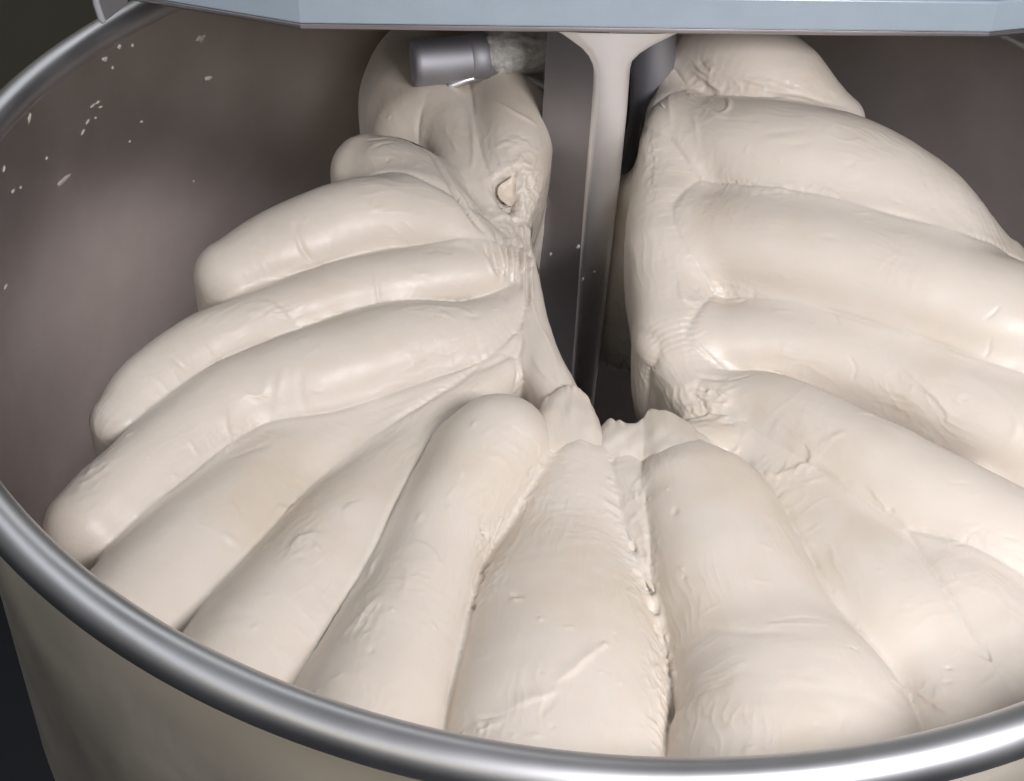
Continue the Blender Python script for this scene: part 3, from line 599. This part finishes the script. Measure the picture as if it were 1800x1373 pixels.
for cx_, cy_, rx_, ry_, am_, fq_ in [(908, 325, 46, 74, .0038, 90), (895, 430, 34, 60, .0008, 150), (1238, 704, 60, 46, .0026, 110), (1270, 512, 80, 22, .0014, 150), (1590, 690, 90, 60, .0006, 130), (1395, 825, 55, 28, .0012, 130),
    (1385, 336, 75, 16, .0010, 150), (1235, 150, 48, 60, .0012, 110), (850, 1278, 50, 24, .0010, 140), (765, 546, 70, 16, .0008, 150), (485, 545, 55, 20, .0009, 140), (535, 960, 46, 36, .0008, 130), (640, 1080, 40, 56, .0009, 140), (430, 770, 60, 30, .0008, 130),
    (860, 960, 28, 100, .0016, 130), (1130, 1000, 34, 80, .0020, 120), (1160, 1180, 36, 90, .0018, 130), (1120, 880, 30, 60, .0012, 130), (1150, 300, 20, 90, .0012, 130), (1010, 720, 60, 40, .0012, 130), (1650, 1215, 70, 40, .0006, 120), (1700, 950, 70, 30, .0006, 130), (1330, 150, 110, 18, .0009, 140), (160, 840, 40, 60, .0008, 120)]:
    e_ = ((qx-cx_)/rx_)**2+((qy-cy_)/ry_)**2; m = np.nonzero((e_ < 2.2) & front)[0]
    if len(m) == 0: continue
    q_ = V[m]; n1 = perlin(q_*fq_+cx_); st_ = np.stack([u_[m]*fq_*.45, (w_[m]+wob[m])*fq_*1.5, OWN[m]*3.7], 1)
    DISP[m] += am_*np.exp(-e_[m]*1.6)*(.5*rdg(perlin(st_), 2)+.5*rdg(n1, 2)-.35)
V = V+NRM*DISP[:, None]
NRM = vnormals(V, F)
print('relief', time.time()-T0)

dough = thing('bread_dough', 'cream white bread dough heaped in deep radial folds inside the bowl', 'dough', (0, 0, -.17))
FOWN = np.array(OWN[F])
fo = FOWN[:, 0]; 
for a_, b_ in ((1, 2), (1, 3), (2, 3)): fo = np.where(FOWN[:, a_] == FOWN[:, b_], FOWN[:, a_], fo)
def components(F, lab):
    """connected pieces of faces that carry the same label"""
    e = edges_of(F); fi = np.tile(np.arange(len(F)), 4); key = e[:, 0].astype(np.int64)*(F.max()+1)+e[:, 1]
    o = np.argsort(key, kind='stable'); k_ = key[o]; f_ = fi[o]; m = k_[1:] == k_[:-1]; A, B = f_[:-1][m], f_[1:][m]
    same = lab[A] == lab[B]; a_, b_ = A[same], B[same]; p = np.arange(len(F))
    while True:
        ra, rb = p[a_], p[b_]; lo_ = np.minimum(ra, rb); hi_ = np.maximum(ra, rb); ch = lo_ != hi_
        if not ch.any(): break
        np.minimum.at(p, hi_[ch], lo_[ch])
        while True:
            q = p[p]
            if (q == p).all(): break
            p = q
    return p, A, B
for _ in range(3):
    comp, A_, B_ = components(F, fo); u_c, inv_c, n_c = np.unique(comp, return_inverse=True, return_counts=True)
    lab_c = fo[u_c]; big = np.zeros(len(u_c), bool)
    for l_ in np.unique(lab_c):
        w = np.nonzero(lab_c == l_)[0]; big[w[n_c[w].argmax()]] = True
    if big.all(): break
    new = {}
    for x_, y_ in ((A_, B_), (B_, A_)):
        m = ~big[inv_c[x_]] & (fo[x_] != fo[y_])
        for c_, l_ in zip(inv_c[x_[m]], fo[y_[m]]): new[c_] = l_
    lab2 = lab_c.copy()
    for c_, l_ in new.items(): lab2[c_] = l_
    fo = lab2[inv_c]
def split_mesh(name, fm, mat, parent, V=None, F=None, NRM=None):
    if V is None: V, F, NRM = globals()['V'], globals()['F'], globals()['NRM']
    Fs = F[fm]; u, inv = np.unique(Fs, return_inverse=True); q = inv.reshape(-1).astype(np.int32)
    me = bpy.data.meshes.new(name); n = len(Fs)
    me.vertices.add(len(u)); me.vertices.foreach_set('co', V[u].astype(np.float32).ravel())
    me.loops.add(4*n); me.loops.foreach_set('vertex_index', q)
    me.polygons.add(n); me.polygons.foreach_set('loop_start', np.arange(n, dtype=np.int32)*4)
    me.polygons.foreach_set('use_smooth', np.ones(n, bool)); me.update(calc_edges=True)
    me.normals_split_custom_set_from_vertices(NRM[u].tolist())
    return link(name, me, mat, parent)
names = {-1: 'dough_base'}
split_mesh('dough_body', np.ones(len(FC), bool), M_DOUGH, dough, VC-VCN*.0006, FC, VCN)
for fi in range(-1, len(FO)):
    if (fo == fi).any():
        o = split_mesh(names.get(fi, 'fold'), fo == fi, M_DOUGH, dough)
        if fi < 0: o['kind'] = 'stuff'

# torn lips of dough at the edge of the hole: thin sheets with ragged upper edges
def patch(name, top, bot, ztop, ny=12, nx=46, jag=.0020, seed=1, thick=.0021):
    tp, bt = catmull(top, nx), catmull(bot, nx); rg = np.random.default_rng(seed); bm = bmesh.new(); G = []
    jg = np.convolve(rg.normal(size=nx+4), [.25, .5, .25], 'same')[2:-2]
    zt = np.interp(np.linspace(0, 1, nx), np.linspace(0, 1, len(ztop)), ztop)
    Bs = np.array([onto(*q) for q in bt]); zs = (Bs-CAM) @ FW; zz = np.convolve(np.pad(zs, 6, 'edge'), np.ones(13)/13, 'valid'); Bs = CAM+(Bs-CAM)*(zz/zs)[:, None]
    for i in range(nx):
        A_ = at(tp[i, 0], tp[i, 1], zt[i]); B_ = Bs[i]; col = []
        B_ = B_-np.array([0, .002, .004])
        lump = perlin(np.array([A_+(B_-A_)*k/(ny-1) for k in range(ny)])*95+seed*3)*.0016
        for k in range(ny):
            t_ = k/(ny-1); p_ = A_+(B_-A_)*t_; bul = math.sin(math.pi*t_)*.003
            col.append(p_+np.array([0, -.4*bul-lump[k], bul+lump[k]+jg[i]*jag*(1-t_)**14])+rg.normal(size=3)*.0001)
        G.append([bm.verts.new(p_) for p_ in col])
    for a_, b_ in zip(G, G[1:]):
        for k in range(ny-1): bm.faces.new((a_[k], b_[k], b_[k+1], a_[k+1]))
    o = from_bm(name, bm, M_DOUGH, dough); m = o.modifiers.new('thick', 'SOLIDIFY'); m.thickness = thick; m.offset = 0
    m = o.modifiers.new('round', 'SUBSURF'); m.levels = m.render_levels = 1
    return o
patch('torn_lip', [(938, 746), (954, 712), (974, 688), (992, 680), (1006, 678), (1022, 686), (1038, 708), (1050, 738), (1064, 782)], [(936, 752), (948, 768), (966, 782), (990, 796), (1012, 792), (1040, 792), (1056, 798), (1068, 802)], [-.094, -.084, -.082, -.085, -.096], seed=3)
patch('torn_lip', [(1048, 772), (1062, 744), (1078, 738), (1095, 741), (1118, 742), (1132, 734), (1143, 717), (1160, 720), (1185, 725), (1206, 740), (1240, 772), (1284, 812)], [(1050, 800), (1072, 800), (1092, 802), (1112, 806), (1130, 798), (1150, 788), (1180, 798), (1210, 816), (1245, 832), (1290, 842)], [-.096, -.088, -.083, -.081, -.081, -.084, -.094], seed=5)
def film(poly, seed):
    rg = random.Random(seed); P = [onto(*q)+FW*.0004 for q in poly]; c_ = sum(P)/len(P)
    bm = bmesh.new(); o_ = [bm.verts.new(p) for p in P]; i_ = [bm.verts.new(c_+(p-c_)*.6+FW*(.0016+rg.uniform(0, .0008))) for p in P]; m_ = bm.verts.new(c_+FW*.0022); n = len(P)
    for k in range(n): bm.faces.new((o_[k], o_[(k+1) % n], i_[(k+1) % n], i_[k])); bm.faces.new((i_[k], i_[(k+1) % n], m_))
    o = from_bm('torn_cavity', bm, M_FILM, dough); o['label'] = 'torn cavity with thin film inside, its back-lit glow painted tan'
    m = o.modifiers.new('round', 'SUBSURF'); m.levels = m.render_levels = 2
M_FILM = paint('backlit_film', (.655, .56, .46), .45, .10, 0, 260., .4)  # tan base stands in for light coming through the thin torn skin
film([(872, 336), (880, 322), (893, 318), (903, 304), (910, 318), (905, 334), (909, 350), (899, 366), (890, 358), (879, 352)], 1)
# loose shreds standing off the torn seams
def shred(p0, p1, wid, lift, curl, seed):
    A_, B_ = onto(*p0), onto(*p1); t_ = B_-A_; L_ = np.linalg.norm(t_); t_ = t_/L_
    up_ = -FW*.5+np.array([0, 0, .8]); up_ /= np.linalg.norm(up_); sd = np.cross(t_, up_); sd /= np.linalg.norm(sd); rg = random.Random(seed)
    bm = bmesh.new(); G = []
    for i in range(8):
        s_ = i/7; w_ = wid*px(A_)*(1-s_)**.6*(1+.25*rg.uniform(-1, 1))+.0003
        c_ = A_-up_*.0015+t_*L_*s_+up_*(lift*s_**.8+curl*s_*s_*L_)+sd*rg.uniform(-1, 1)*.0003
        G.append([bm.verts.new(c_+sd*w_*k+up_*(-.25*w_*k*k)) for k in (-1, -.4, .3, 1)])
    for a_, b_ in zip(G, G[1:]):
        for k in range(3): bm.faces.new((a_[k], a_[k+1], b_[k+1], b_[k]))
    o = from_bm('shred', bm, M_DOUGH, dough); m = o.modifiers.new('thick', 'SOLIDIFY'); m.thickness = .0010; m.offset = 0
    m = o.modifiers.new('round', 'SUBSURF'); m.levels = m.render_levels = 2
for i, q in enumerate([((1095, 905), (1112, 950), 9, .0012, .0), ((1128, 1000), (1150, 1040), 10, .0012, .0), ((880, 905), (862, 955), 7, .001, .0),
    ((1145, 270), (1112, 257), 14, .002, .1), ((1180, 195), (1162, 182), 6, .001, .1)]):
    shred(q[0], q[1], q[2]*.62, q[3]*.8, q[4]*.5, seed=i)

# dough smeared on the hook arm
M_SMEAR = paint('wet_smear', (.47, .46, .44), .28, .35, 0, 220., .5)
bm = bmesh.new(); tube(bm, arm2[10:19], np.array([.0150, .0172, .0178, .0182, .0180, .0180, .0178, .0174, .0150]), 48, dome=.2)
bmesh.ops.subdivide_edges(bm, edges=bm.edges[:], cuts=1, use_grid_fill=True)
vv = np.array([v.co for v in bm.verts]); dd = .0014*fbm(vv*140, 3)
bm.normal_update()
for v, q in zip(bm.verts, dd): v.co += v.normal*float(q)
o = from_bm('dough_smear', bm, M_SMEAR); tag(o, 'wet lumpy dough smeared on the hook arm just under the guard', 'dough smear')

# dried flecks of dough on the bowl wall and the bar
def fleck(P, nrm, along, ln, wd, seed, label, group):
    rg = random.Random(seed); nrm = nrm/np.linalg.norm(nrm); along = along-nrm*(along @ nrm); along /= np.linalg.norm(along); sd = np.cross(nrm, along)
    bm = bmesh.new(); n = 14; c_ = bm.verts.new(P+nrm*.0009); rings = []
    ph = [rg.uniform(.6, 1.25) for _ in range(n)]
    for rad, hgt in ((.55, .0008), (1., .00025), (1.02, -.0003)):
        rings.append([bm.verts.new(P+along*ln*rad*ph[i]*math.cos(2*math.pi*i/n)+sd*wd*rad*ph[(i*3) % n]*math.sin(2*math.pi*i/n)+nrm*hgt) for i in range(n)])
    for i in range(n): bm.faces.new((c_, rings[0][i], rings[0][(i+1) % n]))
    for a_, b_ in zip(rings, rings[1:]):
        for i in range(n): bm.faces.new((a_[i], b_[i], b_[(i+1) % n], a_[(i+1) % n]))
    o = from_bm('dough_fleck', bm, M_FLECK); tag(o, label, 'dough fleck', group)
M_FLECK = paint('dried_dough', (.50, .46, .42), .6)
def wall_hit(x, y):
    d = ray(x, y); a = d[0]**2+d[1]**2; b = CAM[0]*d[0]+CAM[1]*d[1]; c = CAM[0]**2+CAM[1]**2-ri**2
    t = (-b+math.sqrt(b*b-a*c))/a; P = CAM+d*t; return P, np.array([-P[0], -P[1], 0])
GRP = 'dried dough flecks on the bowl wall'
for i, (x, y, l_, w_, ang, lab) in enumerate([
    (112, 317, 19, 5, -40, 'largest pale dried dough streak on the left bowl wall'), (354, 68, 10, 6, -20, 'broad faint dried dough smudge high on the bowl wall under the guard'), (366, 138, 7, 4, -15, 'faint dried dough smudge on the wall right of the tiny dots'),
    (52, 207, 9, 4, -80, 'upright dried dough splash on the left wall just below the rim'), (185, 104, 7, 5, 0, 'round dried dough ring fleck between the tiny dots'),
    (210, 82, 4, 4, 0, 'round dried dough dot just above the ring fleck, left of its smaller twin'), (233, 80, 3, 3, 0, 'smaller dried dough dot to the right of the round dot above the ring fleck'), (198, 119, 3, 3, 0, 'tiny dried dough dot just below the ring fleck on the left wall'), (228, 249, 2.6, 2.4, 0, 'tiny lone dried dough dot below the small flat fleck on the left wall'), (249, 214, 4, 2, 0, 'small flat dried dough fleck right of the streaky row on the left wall'), (340, 319, 2.4, 2.2, 0, 'tiny dried dough dot on the shaded wall beside the back left folds'), (82, 278, 3, 3, 0, 'tiny dried dough dot above the largest pale streak on the left wall'),
    (146, 232, 6, 3, -60, 'lowest dried dough splash of the streaky row on the left wall'), (154, 214, 6, 3, -50, 'dried dough splash second from the bottom of the streaky row'), (163, 186, 6, 2.4, -40, 'thin dried dough streak at the left of the streaky row top'), (172, 180, 6, 2, -35, 'topmost thin dried dough streak of the streaky row'), (177, 188, 5, 2, -30, 'short dried dough streak at the right of the streaky row top'), (168, 207, 3, 2, 0, 'small dried dough speck right of the middle of the streaky row'),
    (23, 336, 6, 3.4, -50, 'larger slanted fleck of the close pair near the left photo edge'), (36, 330, 3.4, 2.6, -50, 'smaller fleck of the close pair near the left photo edge'), (7, 297, 5, 3, -80, 'upright dried dough fleck at the left photo edge above the close pair'), (58, 618, 5, 2.6, 10, 'lone dried dough fleck low on the left wall near the front'), (10, 504, 8, 4, -50, 'dried dough flake on the left wall at the photo edge'),
    (297, 17, 3.4, 3, 0, 'tiny dried dough bead beside the rim under the guard corner'), (314, 20, 3, 2.4, 20, 'tiny dried dough bead under the guard edge near the rim highlight')]):
    P, nr = wall_hit(x, y); s_ = px(P); q, _ = wall_hit(x+5*math.cos(math.radians(ang)), y+5*math.sin(math.radians(ang)))
    fleck(P, nr, q-P, l_*s_*1.15, w_*s_*1.15, i, lab, GRP)
for i, (x, y, l_, w_, yy, lab) in enumerate([(1016, 434, 6, 3, YB+.003, 'white dough crumb stuck on the edge of the breaker bar'), (968, 447, 4, 2.4, YB+.028, 'small dough crumb on the dark left plate of the breaker bar'), (1045, 478, 3, 2.4, YB-.0004, 'tiny dough crumb on the bright front of the breaker bar'), (1024, 492, 5, 2, YB+.002, 'thin dough scrape below the crumb on the breaker bar edge')]):
    P = at_y(x, y, yy); fleck(P, np.array([-.3, -1, 0]), np.array([.2, 0, 1.]), l_*px(P), w_*px(P), 50+i, lab, 'dough crumbs on the breaker bar')
print('done', time.time()-T0)
open('/tmp/log.txt', 'w').write(f'{len(V)} {len(F)} {time.time()-T0}')
